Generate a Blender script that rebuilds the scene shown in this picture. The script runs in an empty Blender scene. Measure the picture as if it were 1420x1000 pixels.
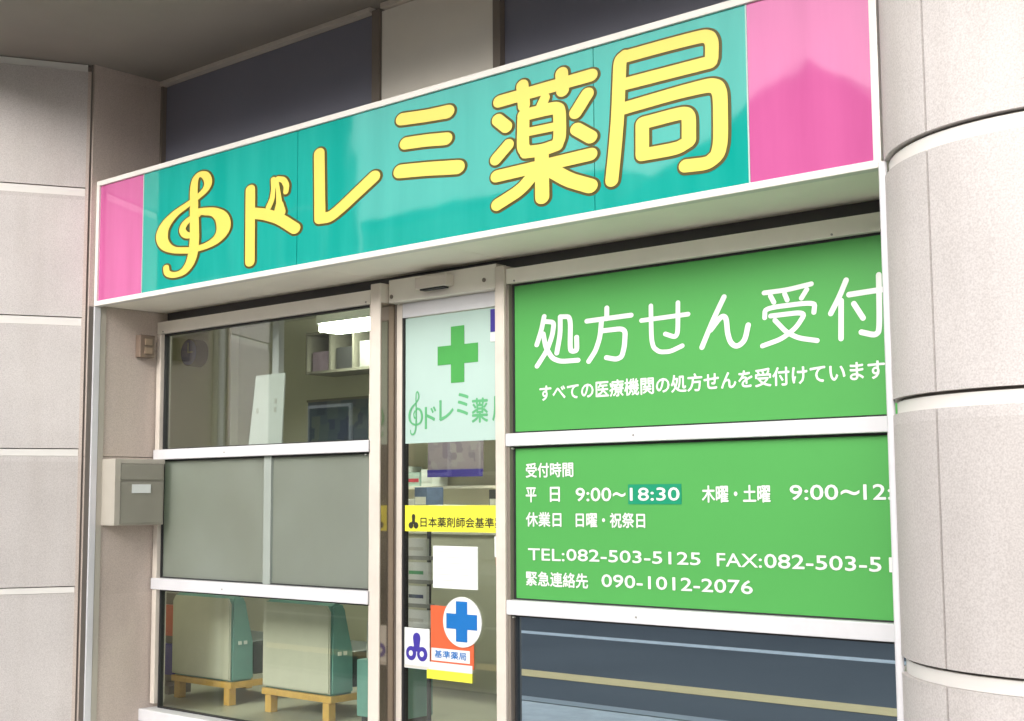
import bpy, bmesh, math, random
from mathutils import Vector, Matrix
random.seed(7)
SC = bpy.context.scene
COL = SC.collection
R = math.radians

# ---------------------------------------------------------------- camera
cam_d = bpy.data.cameras.new('Camera')
cam = bpy.data.objects.new('Camera', cam_d)
COL.objects.link(cam)
cam_d.sensor_width = 36.0
cam_d.lens = 47.155
cam_d.clip_start = 0.05
cam_d.clip_end = 600.0
right = Vector((0.75212, 0.65900, -0.00592))
up = Vector((0.07046, -0.07147, 0.99495))
back = Vector((0.65525, -0.74874, -0.10018))
m3 = Matrix((right, up, back)).transposed()
cam.matrix_world = Matrix.Translation((0.0, -4.4072, 1.2)) @ m3.to_4x4()
SC.camera = cam

# ---------------------------------------------------------------- world, sun, exposure
SUN_EL, SUN_AZ = R(25), R(172)          # azimuth measured clockwise from +Y: a veiled sun in front of the shop
world = bpy.data.worlds.new('World')
SC.world = world
world.use_nodes = True
wn, wl = world.node_tree.nodes, world.node_tree.links
wn.clear()
sky = wn.new('ShaderNodeTexSky')
sky.sky_type = 'NISHITA'
sky.sun_disc = False
sky.sun_elevation = SUN_EL
sky.sun_rotation = SUN_AZ
sky.air_density = 1.0
sky.dust_density = 4.0
hs = wn.new('ShaderNodeHueSaturation')
hs.inputs['Saturation'].default_value = 0.28
bg = wn.new('ShaderNodeBackground')
bg.inputs['Strength'].default_value = 0.15
wo = wn.new('ShaderNodeOutputWorld')
wl.new(sky.outputs[0], hs.inputs['Color'])
wl.new(hs.outputs[0], bg.inputs['Color'])
wl.new(bg.outputs[0], wo.inputs['Surface'])

sun_d = bpy.data.lights.new('Sun', 'SUN')
sun_d.energy = 0.42
sun_d.angle = R(45)
sun_d.color = (1.0, 0.95, 0.89)
sun = bpy.data.objects.new('Sun', sun_d)
COL.objects.link(sun)
dirv = Vector((math.sin(SUN_AZ) * math.cos(SUN_EL), math.cos(SUN_AZ) * math.cos(SUN_EL), math.sin(SUN_EL)))
sun.rotation_euler = dirv.to_track_quat('Z', 'Y').to_euler()
sun.location = dirv * 40

SC.view_settings.view_transform = 'Standard'
SC.view_settings.look = 'None'
SC.view_settings.gamma = 1.0
SC.view_settings.exposure = 1.2
SC.cycles.max_bounces = 8
SC.cycles.transparent_max_bounces = 16
SC.cycles.caustics_reflective = False
SC.cycles.caustics_refractive = False

# ---------------------------------------------------------------- glyph tables (metres on the sign plane)
SIGN_GLYPHS = {
 'clef': (1.67, [
  [(-5.904,2.392,0.016),(-5.894,2.365,0.016),(-5.854,2.349,0.015),(-5.797,2.346,0.015),(-5.741,2.358,0.019),(-5.693,2.394,0.023),(-5.669,2.442,0.025),(-5.659,2.508,0.024),(-5.661,2.592,0.023),(-5.667,2.678,0.021)],
  [(-5.667,2.678,0.021),(-5.673,2.763,0.02),(-5.661,2.821,0.017),(-5.623,2.842,0.014),(-5.574,2.828,0.019),(-5.55,2.79,0.02),(-5.572,2.756,0.017),(-5.633,2.728,0.014),(-5.723,2.699,0.015),(-5.829,2.667,0.019),(-5.914,2.619,0.027),(-5.945,2.567,0.032),(-5.918,2.516,0.027),(-5.837,2.478,0.017),(-5.709,2.459,0.016)],
  [(-5.709,2.458,0.016),(-5.571,2.463,0.016),(-5.47,2.487,0.023),(-5.418,2.534,0.034),(-5.433,2.589,0.032),(-5.494,2.627,0.022),(-5.569,2.642,0.019),(-5.631,2.649,0.017)],
  [(-5.631,2.634,0.014),(-5.7,2.622,0.014),(-5.748,2.6,0.017),(-5.765,2.573,0.017),(-5.737,2.545,0.017),(-5.683,2.533,0.014)],
 ]),
 'do': (1.56, [
  [(-5.207,2.697,0.024),(-5.203,2.34,0.024)],
  [(-5.192,2.579,0.027),(-5.091,2.559,0.027),(-4.98,2.521,0.026),(-4.865,2.458,0.026)],
  [(-4.98,2.553,0.029),(-4.981,2.588,0.019)],
  [(-5.064,2.589,0.014),(-5.037,2.624,0.013),(-5.029,2.671,0.01),(-5.03,2.72,0.012)],
  [(-4.984,2.601,0.014),(-4.992,2.657,0.01),(-5.005,2.707,0.009)],
  [(-4.998,2.718,0.012),(-4.953,2.706,0.014),(-4.929,2.675,0.014),(-4.934,2.644,0.012)],
 ]),
 're': (1.5, [
  [(-4.696,2.789,0.025),(-4.687,2.481,0.026)],
  [(-4.687,2.481,0.026),(-4.606,2.476,0.025),(-4.322,2.618,0.027)],
 ]),
 'mi': (1.4, [
  [(-4.146,2.846,0.027),(-4.001,2.832,0.027),(-3.867,2.825,0.029)],
  [(-4.121,2.733,0.027),(-4.001,2.724,0.027),(-3.876,2.709,0.027)],
  [(-4.156,2.614,0.03),(-4.001,2.599,0.03),(-3.809,2.575,0.03)],
 ]),
 'yaku': (1.3, [
  [(-3.574,2.81,0.025),(-3.096,2.818,0.025)],
  [(-3.447,2.85,0.025),(-3.439,2.767,0.025)],
  [(-3.242,2.857,0.025),(-3.238,2.787,0.025)],
  [(-3.329,2.775,0.02),(-3.36,2.727,0.022)],
  [(-3.442,2.717,0.025),(-3.447,2.597,0.025),(-3.43,2.576,0.025)],
  [(-3.442,2.727,0.025),(-3.282,2.726,0.025),(-3.254,2.713,0.025),(-3.253,2.602,0.025),(-3.268,2.575,0.025)],
  [(-3.43,2.572,0.025),(-3.346,2.565,0.025),(-3.268,2.573,0.025)],
  [(-3.423,2.653,0.017),(-3.27,2.649,0.017)],
  [(-3.581,2.734,0.025),(-3.534,2.696,0.025)],
  [(-3.593,2.57,0.024),(-3.525,2.619,0.024)],
  [(-3.173,2.685,0.025),(-3.115,2.747,0.025)],
  [(-3.169,2.618,0.025),(-3.1,2.574,0.025)],
  [(-3.589,2.499,0.025),(-3.101,2.506,0.025)],
  [(-3.347,2.549,0.028),(-3.346,2.376,0.028)],
  [(-3.366,2.493,0.025),(-3.457,2.423,0.025),(-3.586,2.38,0.025)],
  [(-3.309,2.483,0.028),(-3.211,2.423,0.028),(-3.105,2.382,0.028)],
 ]),
 'kyoku': (1.2, [
  [(-2.936,2.858,0.024),(-2.956,2.846,0.026),(-2.961,2.774,0.026),(-2.971,2.621,0.026),(-2.986,2.498,0.026),(-3.002,2.389,0.026)],
  [(-2.936,2.855,0.024),(-2.757,2.856,0.024),(-2.583,2.854,0.024),(-2.555,2.842,0.024),(-2.544,2.818,0.024),(-2.547,2.76,0.024)],
  [(-2.951,2.749,0.024),(-2.551,2.75,0.024)],
  [(-2.96,2.655,0.024),(-2.697,2.666,0.024),(-2.557,2.666,0.026),(-2.526,2.652,0.026),(-2.514,2.62,0.026),(-2.516,2.454,0.026),(-2.53,2.404,0.026),(-2.573,2.38,0.024),(-2.668,2.387,0.024)],
  [(-2.857,2.58,0.026),(-2.859,2.464,0.026)],
  [(-2.857,2.582,0.024),(-2.683,2.587,0.024),(-2.658,2.579,0.024),(-2.649,2.561,0.026),(-2.651,2.479,0.026)],
  [(-2.86,2.462,0.024),(-2.701,2.458,0.024),(-2.651,2.476,0.024)],
 ]),
}
WHITE_GLYPHS = {
 'sho': (1.29, [
  [(-3.692,1.972,0.008),(-3.707,1.917,0.008),(-3.735,1.851,0.008)],
  [(-3.694,1.95,0.008),(-3.636,1.942,0.008),(-3.647,1.885,0.008),(-3.678,1.821,0.008),(-3.734,1.758,0.008)],
  [(-3.698,1.896,0.008),(-3.684,1.835,0.008),(-3.648,1.786,0.008),(-3.602,1.769,0.008),(-3.507,1.768,0.008)],
  [(-3.602,1.962,0.008),(-3.603,1.888,0.008),(-3.623,1.807,0.008)],
  [(-3.602,1.962,0.008),(-3.545,1.958,0.008),(-3.55,1.815,0.008),(-3.535,1.807,0.008),(-3.512,1.81,0.008),(-3.513,1.866,0.008)],
 ]),
 'hou': (1.25, [
  [(-3.352,1.976,0.008),(-3.353,1.931,0.008)],
  [(-3.458,1.93,0.008),(-3.228,1.934,0.008)],
  [(-3.38,1.927,0.008),(-3.389,1.857,0.008),(-3.413,1.801,0.008),(-3.45,1.759,0.008)],
  [(-3.379,1.882,0.008),(-3.257,1.883,0.008),(-3.263,1.809,0.008),(-3.277,1.766,0.008),(-3.306,1.757,0.008),(-3.356,1.768,0.008)],
 ]),
 'se': (1.2, [
  [(-3.176,1.907,0.007),(-2.949,1.912,0.007)],
  [(-3.128,1.963,0.007),(-3.128,1.829,0.007),(-3.118,1.791,0.007),(-3.088,1.771,0.007),(-3.037,1.769,0.007),(-2.979,1.788,0.007)],
  [(-2.996,1.963,0.007),(-2.999,1.843,0.007),(-3.012,1.825,0.007),(-3.059,1.842,0.007)],
 ]),
 'n': (1.16, [
  [(-2.781,1.964,0.008),(-2.833,1.877,0.008),(-2.887,1.775,0.008)],
  [(-2.845,1.84,0.008),(-2.799,1.884,0.008),(-2.775,1.879,0.008),(-2.767,1.819,0.008),(-2.752,1.781,0.008),(-2.725,1.768,0.008),(-2.693,1.789,0.008),(-2.675,1.844,0.008)],
 ]),
 'uke': (1.12, [
  [(-2.403,1.974,0.007),(-2.506,1.962,0.007),(-2.603,1.961,0.007)],
  [(-2.576,1.947,0.007),(-2.562,1.921,0.007)],
  [(-2.515,1.948,0.007),(-2.505,1.924,0.007)],
  [(-2.422,1.955,0.007),(-2.445,1.925,0.007)],
  [(-2.603,1.866,0.007),(-2.6,1.902,0.007),(-2.389,1.905,0.007),(-2.395,1.867,0.007)],
  [(-2.577,1.87,0.007),(-2.427,1.872,0.007),(-2.469,1.817,0.007),(-2.532,1.779,0.007),(-2.615,1.759,0.007)],
  [(-2.559,1.852,0.007),(-2.511,1.802,0.007),(-2.46,1.776,0.007),(-2.385,1.761,0.007)],
 ]),
 'tsuke': (1.08, [
  [(-2.262,1.972,0.008),(-2.291,1.914,0.008),(-2.327,1.856,0.008)],
  [(-2.284,1.899,0.008),(-2.289,1.761,0.008)],
  [(-2.252,1.918,0.008),(-2.104,1.924,0.008)],
  [(-2.134,1.977,0.008),(-2.138,1.775,0.008),(-2.157,1.762,0.008),(-2.208,1.777,0.008)],
  [(-2.234,1.883,0.008),(-2.2,1.828,0.008)],
 ]),
}

# ---------------------------------------------------------------- materials
def new_mat(name):
    m = bpy.data.materials.new(name)
    m.use_nodes = True
    return m, m.node_tree.nodes, m.node_tree.links, m.node_tree.nodes['Principled BSDF']

def paint(name, col, rough=0.5, var=0.06, scale=6.0, metal=0.0, bump=0.0, bscale=80.0, coat=0.0, spec=0.5, dirt=None):
    """a plain surface with a slight uneven tone and a little relief"""
    m, n, l, p = new_mat(name)
    tc = n.new('ShaderNodeTexCoord')
    nz = n.new('ShaderNodeTexNoise')
    nz.inputs['Scale'].default_value = scale
    nz.inputs['Detail'].default_value = 6
    nz.inputs['Roughness'].default_value = 0.6
    l.new(tc.outputs['Object'], nz.inputs['Vector'])
    rp = n.new('ShaderNodeValToRGB')
    rp.color_ramp.elements[0].position = 0.3
    rp.color_ramp.elements[1].position = 0.72
    a = [max(0, c * (1 - var)) for c in col]
    b = [min(1, c * (1 + var)) for c in col]
    rp.color_ramp.elements[0].color = (*a, 1)
    rp.color_ramp.elements[1].color = (*b, 1)
    l.new(nz.outputs['Fac'], rp.inputs['Fac'])
    l.new(rp.outputs['Color'], p.inputs['Base Color'])
    p.inputs['Roughness'].default_value = rough
    p.inputs['Metallic'].default_value = metal
    p.inputs['Coat Weight'].default_value = coat
    p.inputs['Coat Roughness'].default_value = 0.05
    p.inputs['Specular IOR Level'].default_value = spec
    if bump:
        nb = n.new('ShaderNodeTexNoise')
        nb.inputs['Scale'].default_value = bscale
        nb.inputs['Detail'].default_value = 4
        l.new(tc.outputs['Object'], nb.inputs['Vector'])
        bp = n.new('ShaderNodeBump')
        bp.inputs['Strength'].default_value = bump
        bp.inputs['Distance'].default_value = 0.004
        l.new(nb.outputs['Fac'], bp.inputs['Height'])
        l.new(bp.outputs['Normal'], p.inputs['Normal'])
    return m

def stone(name, col, speck=(0.30, 0.24, 0.22)):
    """sawn granite-like cladding: pale ground, fine dark and light grains, soft mottling"""
    m, n, l, p = new_mat(name)
    tc = n.new('ShaderNodeTexCoord')
    big = n.new('ShaderNodeTexNoise'); big.inputs['Scale'].default_value = 2.2; big.inputs['Detail'].default_value = 5
    mid = n.new('ShaderNodeTexNoise'); mid.inputs['Scale'].default_value = 190; mid.inputs['Detail'].default_value = 5
    fine = n.new('ShaderNodeTexVoronoi'); fine.inputs['Scale'].default_value = 75
    for t in (big, mid, fine):
        l.new(tc.outputs['Object'], t.inputs['Vector'])
    r1 = n.new('ShaderNodeValToRGB')
    r1.color_ramp.elements[0].position = 0.3; r1.color_ramp.elements[1].position = 0.7
    r1.color_ramp.elements[0].color = (*[c * 0.92 for c in col], 1)
    r1.color_ramp.elements[1].color = (*[min(1, c * 1.06) for c in col], 1)
    l.new(big.outputs['Fac'], r1.inputs['Fac'])
    smp = n.new('ShaderNodeMapping'); smp.inputs['Scale'].default_value = (7, 7, 0.6)
    l.new(tc.outputs['Object'], smp.inputs['Vector'])
    sn_ = n.new('ShaderNodeTexNoise'); sn_.inputs['Scale'].default_value = 1.0; sn_.inputs['Detail'].default_value = 6
    l.new(smp.outputs[0], sn_.inputs['Vector'])
    rs_ = n.new('ShaderNodeValToRGB'); rs_.color_ramp.elements[0].position = 0.28; rs_.color_ramp.elements[1].position = 0.55
    rs_.color_ramp.elements[0].color = (0.89, 0.875, 0.86, 1); rs_.color_ramp.elements[1].color = (1, 1, 1, 1)
    l.new(sn_.outputs['Fac'], rs_.inputs['Fac'])
    mst = n.new('ShaderNodeMix'); mst.data_type = 'RGBA'; mst.blend_type = 'MULTIPLY'; mst.inputs[0].default_value = 0.7
    l.new(r1.outputs['Color'], mst.inputs[6]); l.new(rs_.outputs['Color'], mst.inputs[7])
    r2 = n.new('ShaderNodeValToRGB')
    r2.color_ramp.elements[0].position = 0.30; r2.color_ramp.elements[1].position = 0.62
    r2.color_ramp.elements[0].color = (0.78, 0.755, 0.75, 1)
    r2.color_ramp.elements[1].color = (1.08, 1.07, 1.06, 1)
    l.new(mid.outputs['Fac'], r2.inputs['Fac'])
    mul = n.new('ShaderNodeMix'); mul.data_type = 'RGBA'; mul.blend_type = 'MULTIPLY'
    mul.inputs[0].default_value = 0.8
    
    sx_ = n.new('ShaderNodeSeparateXYZ'); l.new(tc.outputs['Object'], sx_.inputs[0])
    dv_ = n.new('ShaderNodeMath'); dv_.operation = 'DIVIDE'; dv_.inputs[1].default_value = 0.7235; l.new(sx_.outputs[2], dv_.inputs[0])
    fl_ = n.new('ShaderNodeMath'); fl_.operation = 'FLOOR'; l.new(dv_.outputs[0], fl_.inputs[0])
    wn_ = n.new('ShaderNodeTexWhiteNoise'); wn_.noise_dimensions = '1D'; l.new(fl_.outputs[0], wn_.inputs['W'])
    rc_ = n.new('ShaderNodeValToRGB'); rc_.color_ramp.elements[0].color = (0.94, 0.935, 0.93, 1); rc_.color_ramp.elements[1].color = (1.03, 1.03, 1.03, 1)
    l.new(wn_.outputs['Value'], rc_.inputs['Fac'])
    mc_ = n.new('ShaderNodeMix'); mc_.data_type = 'RGBA'; mc_.blend_type = 'MULTIPLY'; mc_.inputs[0].default_value = 1.0
    l.new(mst.outputs[2], mc_.inputs[6]); l.new(rc_.outputs['Color'], mc_.inputs[7])
    l.new(mc_.outputs[2], mul.inputs[6]); l.new(r2.outputs['Color'], mul.inputs[7])
    r3 = n.new('ShaderNodeValToRGB')
    r3.color_ramp.elements[0].position = 0.05; r3.color_ramp.elements[1].position = 0.13
    r3.color_ramp.elements[0].color = (1, 1, 1, 1); r3.color_ramp.elements[1].color = (0, 0, 0, 1)
    l.new(fine.outputs['Distance'], r3.inputs['Fac'])
    # only some of the cells carry a dark grain
    pick = n.new('ShaderNodeMath'); pick.operation = 'GREATER_THAN'; pick.inputs[1].default_value = 0.80
    sep = n.new('ShaderNodeSeparateColor'); l.new(fine.outputs['Color'], sep.inputs[0])
    l.new(sep.outputs[0], pick.inputs[0])
    mm = n.new('ShaderNodeMath'); mm.operation = 'MULTIPLY'
    l.new(r3.outputs['Color'], mm.inputs[0]); l.new(pick.outputs[0], mm.inputs[1])
    m2 = n.new('ShaderNodeMath'); m2.operation = 'MULTIPLY'; m2.inputs[1].default_value = 0.7
    l.new(mm.outputs[0], m2.inputs[0])
    mix = n.new('ShaderNodeMix'); mix.data_type = 'RGBA'
    l.new(m2.outputs[0], mix.inputs[0]); l.new(mul.outputs[2], mix.inputs[6]); mix.inputs[7].default_value = (*speck, 1)
    l.new(mix.outputs[2], p.inputs['Base Color'])
    p.inputs['Roughness'].default_value = 0.72
    bp = n.new('ShaderNodeBump'); bp.inputs['Strength'].default_value = 0.12; bp.inputs['Distance'].default_value = 0.002
    l.new(mid.outputs['Fac'], bp.inputs['Height']); l.new(bp.outputs['Normal'], p.inputs['Normal'])
    return m

def acrylic(name, col, wav=0.012):
    """glossy sign film: faint waviness bends its reflections, and years of weather left its tone a little uneven"""
    m, n, l, p = new_mat(name)
    tc = n.new('ShaderNodeTexCoord')
    nz = n.new('ShaderNodeTexNoise'); nz.inputs['Scale'].default_value = 2.3; nz.inputs['Detail'].default_value = 2
    l.new(tc.outputs['Object'], nz.inputs['Vector'])
    bp = n.new('ShaderNodeBump'); bp.inputs['Strength'].default_value = wav; bp.inputs['Distance'].default_value = 0.12
    l.new(nz.outputs['Fac'], bp.inputs['Height'])
    l.new(bp.outputs['Normal'], p.inputs['Normal'])
    mp = n.new('ShaderNodeMapping'); mp.inputs['Scale'].default_value = (9, 9, 1.1)
    l.new(tc.outputs['Object'], mp.inputs['Vector'])
    st = n.new('ShaderNodeTexNoise'); st.inputs['Scale'].default_value = 1.0; st.inputs['Detail'].default_value = 5
    l.new(mp.outputs[0], st.inputs['Vector'])
    rp = n.new('ShaderNodeValToRGB'); rp.color_ramp.elements[0].position = 0.3; rp.color_ramp.elements[1].position = 0.7
    rp.color_ramp.elements[0].color = (*[c * 0.93 for c in col], 1)
    rp.color_ramp.elements[1].color = (*[min(1, c * 1.03 + 0.012) for c in col], 1)
    l.new(st.outputs['Fac'], rp.inputs['Fac']); l.new(rp.outputs['Color'], p.inputs['Base Color'])
    p.inputs['Roughness'].default_value = 0.04
    p.inputs['IOR'].default_value = 1.72
    return m

def clear_glass(name, tint=(0.93, 0.96, 0.93), refl=1.25, base=0.015):
    m, n, l, p = new_mat(name)
    n.remove(p)
    out = n['Material Output']
    tr = n.new('ShaderNodeBsdfTransparent'); tr.inputs['Color'].default_value = (*tint, 1)
    gl = n.new('ShaderNodeBsdfGlossy'); gl.inputs['Roughness'].default_value = 0.015
    gl.inputs['Color'].default_value = (0.95, 0.97, 1.0, 1)
    lw_ = n.new('ShaderNodeLayerWeight'); lw_.inputs['Blend'].default_value = 0.5
    pw = n.new('ShaderNodeMath'); pw.operation = 'POWER'; pw.inputs[1].default_value = 5.0
    fr = n.new('ShaderNodeMath'); fr.operation = 'MULTIPLY_ADD'; fr.inputs[1].default_value = 0.96; fr.inputs[2].default_value = 0.04
    l.new(lw_.outputs['Facing'], pw.inputs[0]); l.new(pw.outputs[0], fr.inputs[0])
    ma = n.new('ShaderNodeMath'); ma.operation = 'MULTIPLY_ADD'; ma.inputs[1].default_value = refl; ma.inputs[2].default_value = base
    mx = n.new('ShaderNodeMixShader')
    l.new(fr.outputs[0], ma.inputs[0]); l.new(ma.outputs[0], mx.inputs[0])
    l.new(tr.outputs[0], mx.inputs[1]); l.new(gl.outputs[0], mx.inputs[2]); l.new(mx.outputs[0], out.inputs['Surface'])
    return m

def frosted_glass(name):
    """pane with a milky etched film, a little cloudy"""
    m, n, l, p = new_mat(name)
    n.remove(p)
    out = n['Material Output']
    tc = n.new('ShaderNodeTexCoord')
    nz = n.new('ShaderNodeTexNoise'); nz.inputs['Scale'].default_value = 1.4; nz.inputs['Detail'].default_value = 4
    l.new(tc.outputs['Object'], nz.inputs['Vector'])
    rp = n.new('ShaderNodeValToRGB')
    rp.color_ramp.elements[0].color = (0.25, 0.26, 0.225, 1); rp.color_ramp.elements[1].color = (0.34, 0.365, 0.335, 1)
    rp.color_ramp.elements[0].position = 0.35; rp.color_ramp.elements[1].position = 0.7
    l.new(nz.outputs['Fac'], rp.inputs['Fac'])
    df = n.new('ShaderNodeBsdfDiffuse'); l.new(rp.outputs['Color'], df.inputs['Color'])
    tl = n.new('ShaderNodeBsdfTranslucent'); tl.inputs['Color'].default_value = (0.55, 0.62, 0.55, 1)
    a = n.new('ShaderNodeMixShader'); a.inputs[0].default_value = 0.45
    l.new(df.outputs[0], a.inputs[1]); l.new(tl.outputs[0], a.inputs[2])
    gl = n.new('ShaderNodeBsdfGlossy'); gl.inputs['Roughness'].default_value = 0.12
    lw_ = n.new('ShaderNodeLayerWeight'); lw_.inputs['Blend'].default_value = 0.5
    pw = n.new('ShaderNodeMath'); pw.operation = 'POWER'; pw.inputs[1].default_value = 5.0
    fr = n.new('ShaderNodeMath'); fr.operation = 'MULTIPLY_ADD'; fr.inputs[1].default_value = 0.96; fr.inputs[2].default_value = 0.04
    l.new(lw_.outputs['Facing'], pw.inputs[0]); l.new(pw.outputs[0], fr.inputs[0])
    b = n.new('ShaderNodeMixShader')
    l.new(fr.outputs[0], b.inputs[0]); l.new(a.outputs[0], b.inputs[1]); l.new(gl.outputs[0], b.inputs[2])
    l.new(b.outputs[0], out.inputs['Surface'])
    return m

def mirror_film(name):
    """dark solar film behind the pane: mirrors the street"""
    m, n, l, p = new_mat(name)
    n.remove(p)
    out = n['Material Output']
    df = n.new('ShaderNodeBsdfDiffuse'); df.inputs['Color'].default_value = (0.012, 0.016, 0.020, 1)
    gl = n.new('ShaderNodeBsdfGlossy'); gl.inputs['Roughness'].default_value = 0.01
    gl.inputs['Color'].default_value = (0.64, 0.83, 1.0, 1)
    mx = n.new('ShaderNodeMixShader'); mx.inputs[0].default_value = 0.68
    l.new(df.outputs[0], mx.inputs[1]); l.new(gl.outputs[0], mx.inputs[2]); l.new(mx.outputs[0], out.inputs['Surface'])
    return m

def lamp_mat(name, col, s):
    m, n, l, p = new_mat(name)
    p.inputs['Emission Color'].default_value = (*col, 1)
    p.inputs['Emission Strength'].default_value = s
    p.inputs['Base Color'].default_value = (0.9, 0.9, 0.9, 1)
    return m

def asphalt(name):
    m, n, l, p = new_mat(name)
    tc = n.new('ShaderNodeTexCoord')
    a = n.new('ShaderNodeTexNoise'); a.inputs['Scale'].default_value = 120; a.inputs['Detail'].default_value = 3
    b = n.new('ShaderNodeTexNoise'); b.inputs['Scale'].default_value = 0.7; b.inputs['Detail'].default_value = 5
    l.new(tc.outputs['Object'], a.inputs['Vector']); l.new(tc.outputs['Object'], b.inputs['Vector'])
    ad = n.new('ShaderNodeMath'); ad.operation = 'ADD'
    l.new(a.outputs['Fac'], ad.inputs[0]); l.new(b.outputs['Fac'], ad.inputs[1])
    rp = n.new('ShaderNodeValToRGB')
    rp.color_ramp.elements[0].position = 0.30; rp.color_ramp.elements[1].position = 0.75
    mp = n.new('ShaderNodeMath'); mp.operation = 'MULTIPLY'; mp.inputs[1].default_value = 0.5
    l.new(ad.outputs[0], mp.inputs[0]); l.new(mp.outputs[0], rp.inputs['Fac'])
    rp.color_ramp.elements[0].color = (0.070, 0.073, 0.078, 1); rp.color_ramp.elements[1].color = (0.125, 0.127, 0.131, 1)
    l.new(rp.outputs['Color'], p.inputs['Base Color'])
    p.inputs['Roughness'].default_value = 0.85
    return m

def collage(name, cols, scale):
    """a crowded print: soft rectangular patches of several tones"""
    m, n, l, p = new_mat(name)
    tc = n.new('ShaderNodeTexCoord')
    v = n.new('ShaderNodeTexVoronoi'); v.distance = 'CHEBYCHEV'; v.inputs['Scale'].default_value = scale; v.inputs['Randomness'].default_value = 0.8
    l.new(tc.outputs['Object'], v.inputs['Vector'])
    sp = n.new('ShaderNodeSeparateColor'); l.new(v.outputs['Color'], sp.inputs[0])
    rp = n.new('ShaderNodeValToRGB'); rp.color_ramp.interpolation = 'CONSTANT'
    while len(rp.color_ramp.elements) < len(cols): rp.color_ramp.elements.new(0.5)
    for i, c in enumerate(cols):
        rp.color_ramp.elements[i].position = i / len(cols); rp.color_ramp.elements[i].color = (*c, 1)
    l.new(sp.outputs[0], rp.inputs['Fac']); l.new(rp.outputs['Color'], p.inputs['Base Color'])
    p.inputs['Roughness'].default_value = 0.5
    return m

M = {}
M['blue_print'] = collage('blue_print', [(0.075, 0.095, 0.145), (0.10, 0.13, 0.18), (0.12, 0.155, 0.18), (0.07, 0.085, 0.16), (0.15, 0.175, 0.175), (0.09, 0.135, 0.17)], 9)
M['mauve_print'] = collage('mauve_print', [(0.24, 0.20, 0.24), (0.27, 0.225, 0.26), (0.20, 0.16, 0.21), (0.29, 0.26, 0.28)], 16)
M['stone'] = stone('pale_granite', (0.575, 0.548, 0.54))
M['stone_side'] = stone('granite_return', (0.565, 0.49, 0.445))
M['band'] = paint('band_metal', (0.74, 0.72, 0.69), 0.42, 0.03, 3.0)
M['groove'] = paint('joint_and_shade', (0.17, 0.15, 0.135), 0.8)
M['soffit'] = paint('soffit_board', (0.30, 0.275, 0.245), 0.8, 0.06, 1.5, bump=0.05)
M['dark_panel'] = paint('dark_panel', (0.19, 0.195, 0.25), 0.4, 0.05, 2.0)
M['beige'] = paint('beige_panel', (0.80, 0.765, 0.69), 0.6, 0.05, 2.0)
M['brown_alu'] = paint('bronze_frame', (0.20, 0.17, 0.145), 0.45, 0.06, 4.0)
M['alu'] = paint('anodised_frame', (0.66, 0.60, 0.535), 0.36, 0.08, 5.0)
M['alu_white'] = paint('pale_aluminium', (0.66, 0.66, 0.69), 0.32, 0.06, 5.0)
M['polished'] = paint('polished_bronze', (0.30, 0.25, 0.20), 0.12, 0.05, 4.0, metal=0.75)
M['recess'] = paint('recess_shade', (0.10, 0.095, 0.10), 0.7)
M['dim_case'] = paint('olive_case', (0.20, 0.19, 0.15), 0.6, 0.06)
M['head'] = paint('window_head', (0.86, 0.82, 0.745), 0.4, 0.05, 4.0)
M['dull'] = paint('dull_bar', (0.31, 0.35, 0.32), 0.5, 0.05)
M['gasket'] = paint('black_gasket', (0.02, 0.02, 0.022), 0.6)
M['glass'] = clear_glass('clear_glass', refl=0.85, base=0.0)
M['glass_hazy'] = clear_glass('raised_reflection_glass', (0.90, 0.93, 0.90), refl=2.0, base=0.05)  # reflection raised beyond plain glass to give the upper pane its veil
M['glass_door'] = clear_glass('door_glass', (0.93, 0.95, 0.92))
M['frosted'] = frosted_glass('frosted_glass')
M['mirror'] = mirror_film('solar_film')
M['teal'] = acrylic('teal_film', (0.004, 0.335, 0.285))
M['pink'] = acrylic('pink_film', (0.52, 0.100, 0.290))
M['yellow'] = paint('yellow_film', (0.77, 0.60, 0.125), 0.25, 0.02)
M['letter_edge'] = paint('dark_letter_edge', (0.080, 0.068, 0.010), 0.35, 0.05)
M['sign_frame'] = paint('white_sign_frame', (0.72, 0.70, 0.66), 0.35, 0.05)
M['sign_under'] = paint('sign_underside', (0.90, 0.86, 0.77), 0.5, 0.05, 2.0)
M['green'] = paint('green_print', (0.078, 0.355, 0.082), 0.42, 0.03, 1.2)
M['white'] = paint('white_film', (0.76, 0.77, 0.76), 0.45, 0.02)
M['teal_patch'] = paint('teal_sticker', (0.006, 0.27, 0.14), 0.4, 0.03)
M['mint'] = paint('mint_poster', (0.42, 0.565, 0.52), 0.5, 0.04, 2.0)
M['cross_green'] = paint('green_ink', (0.06, 0.33, 0.07), 0.5, 0.06)
M['soft_green'] = paint('soft_green_ink', (0.11, 0.40, 0.18), 0.5, 0.08)
M['strip_yellow'] = paint('yellow_strip', (0.76, 0.74, 0.06), 0.4, 0.03)
M['black'] = paint('black_ink', (0.03, 0.03, 0.02), 0.5)
M['paper'] = paint('paper', (0.74, 0.775, 0.76), 0.6, 0.015, 4.0)
M['paper_grey'] = paint('grey_paper', (0.60, 0.60, 0.56), 0.6, 0.06, 12.0)
M['purple'] = paint('violet_ink', (0.05, 0.035, 0.32), 0.45)
M['orange'] = paint('orange_film', (0.64, 0.12, 0.045), 0.4, 0.03)
M['blue'] = paint('blue_ink', (0.008, 0.15, 0.47), 0.4, 0.04)
M['navy'] = paint('navy_film', (0.05, 0.035, 0.28), 0.4)
M['pinkish'] = paint('pale_pink_film', (0.52, 0.40, 0.38), 0.5, 0.05)
M['letterbox'] = paint('grey_steel_paint', (0.28, 0.27, 0.225), 0.42, 0.05, 5.0, bump=0.03)
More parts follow.
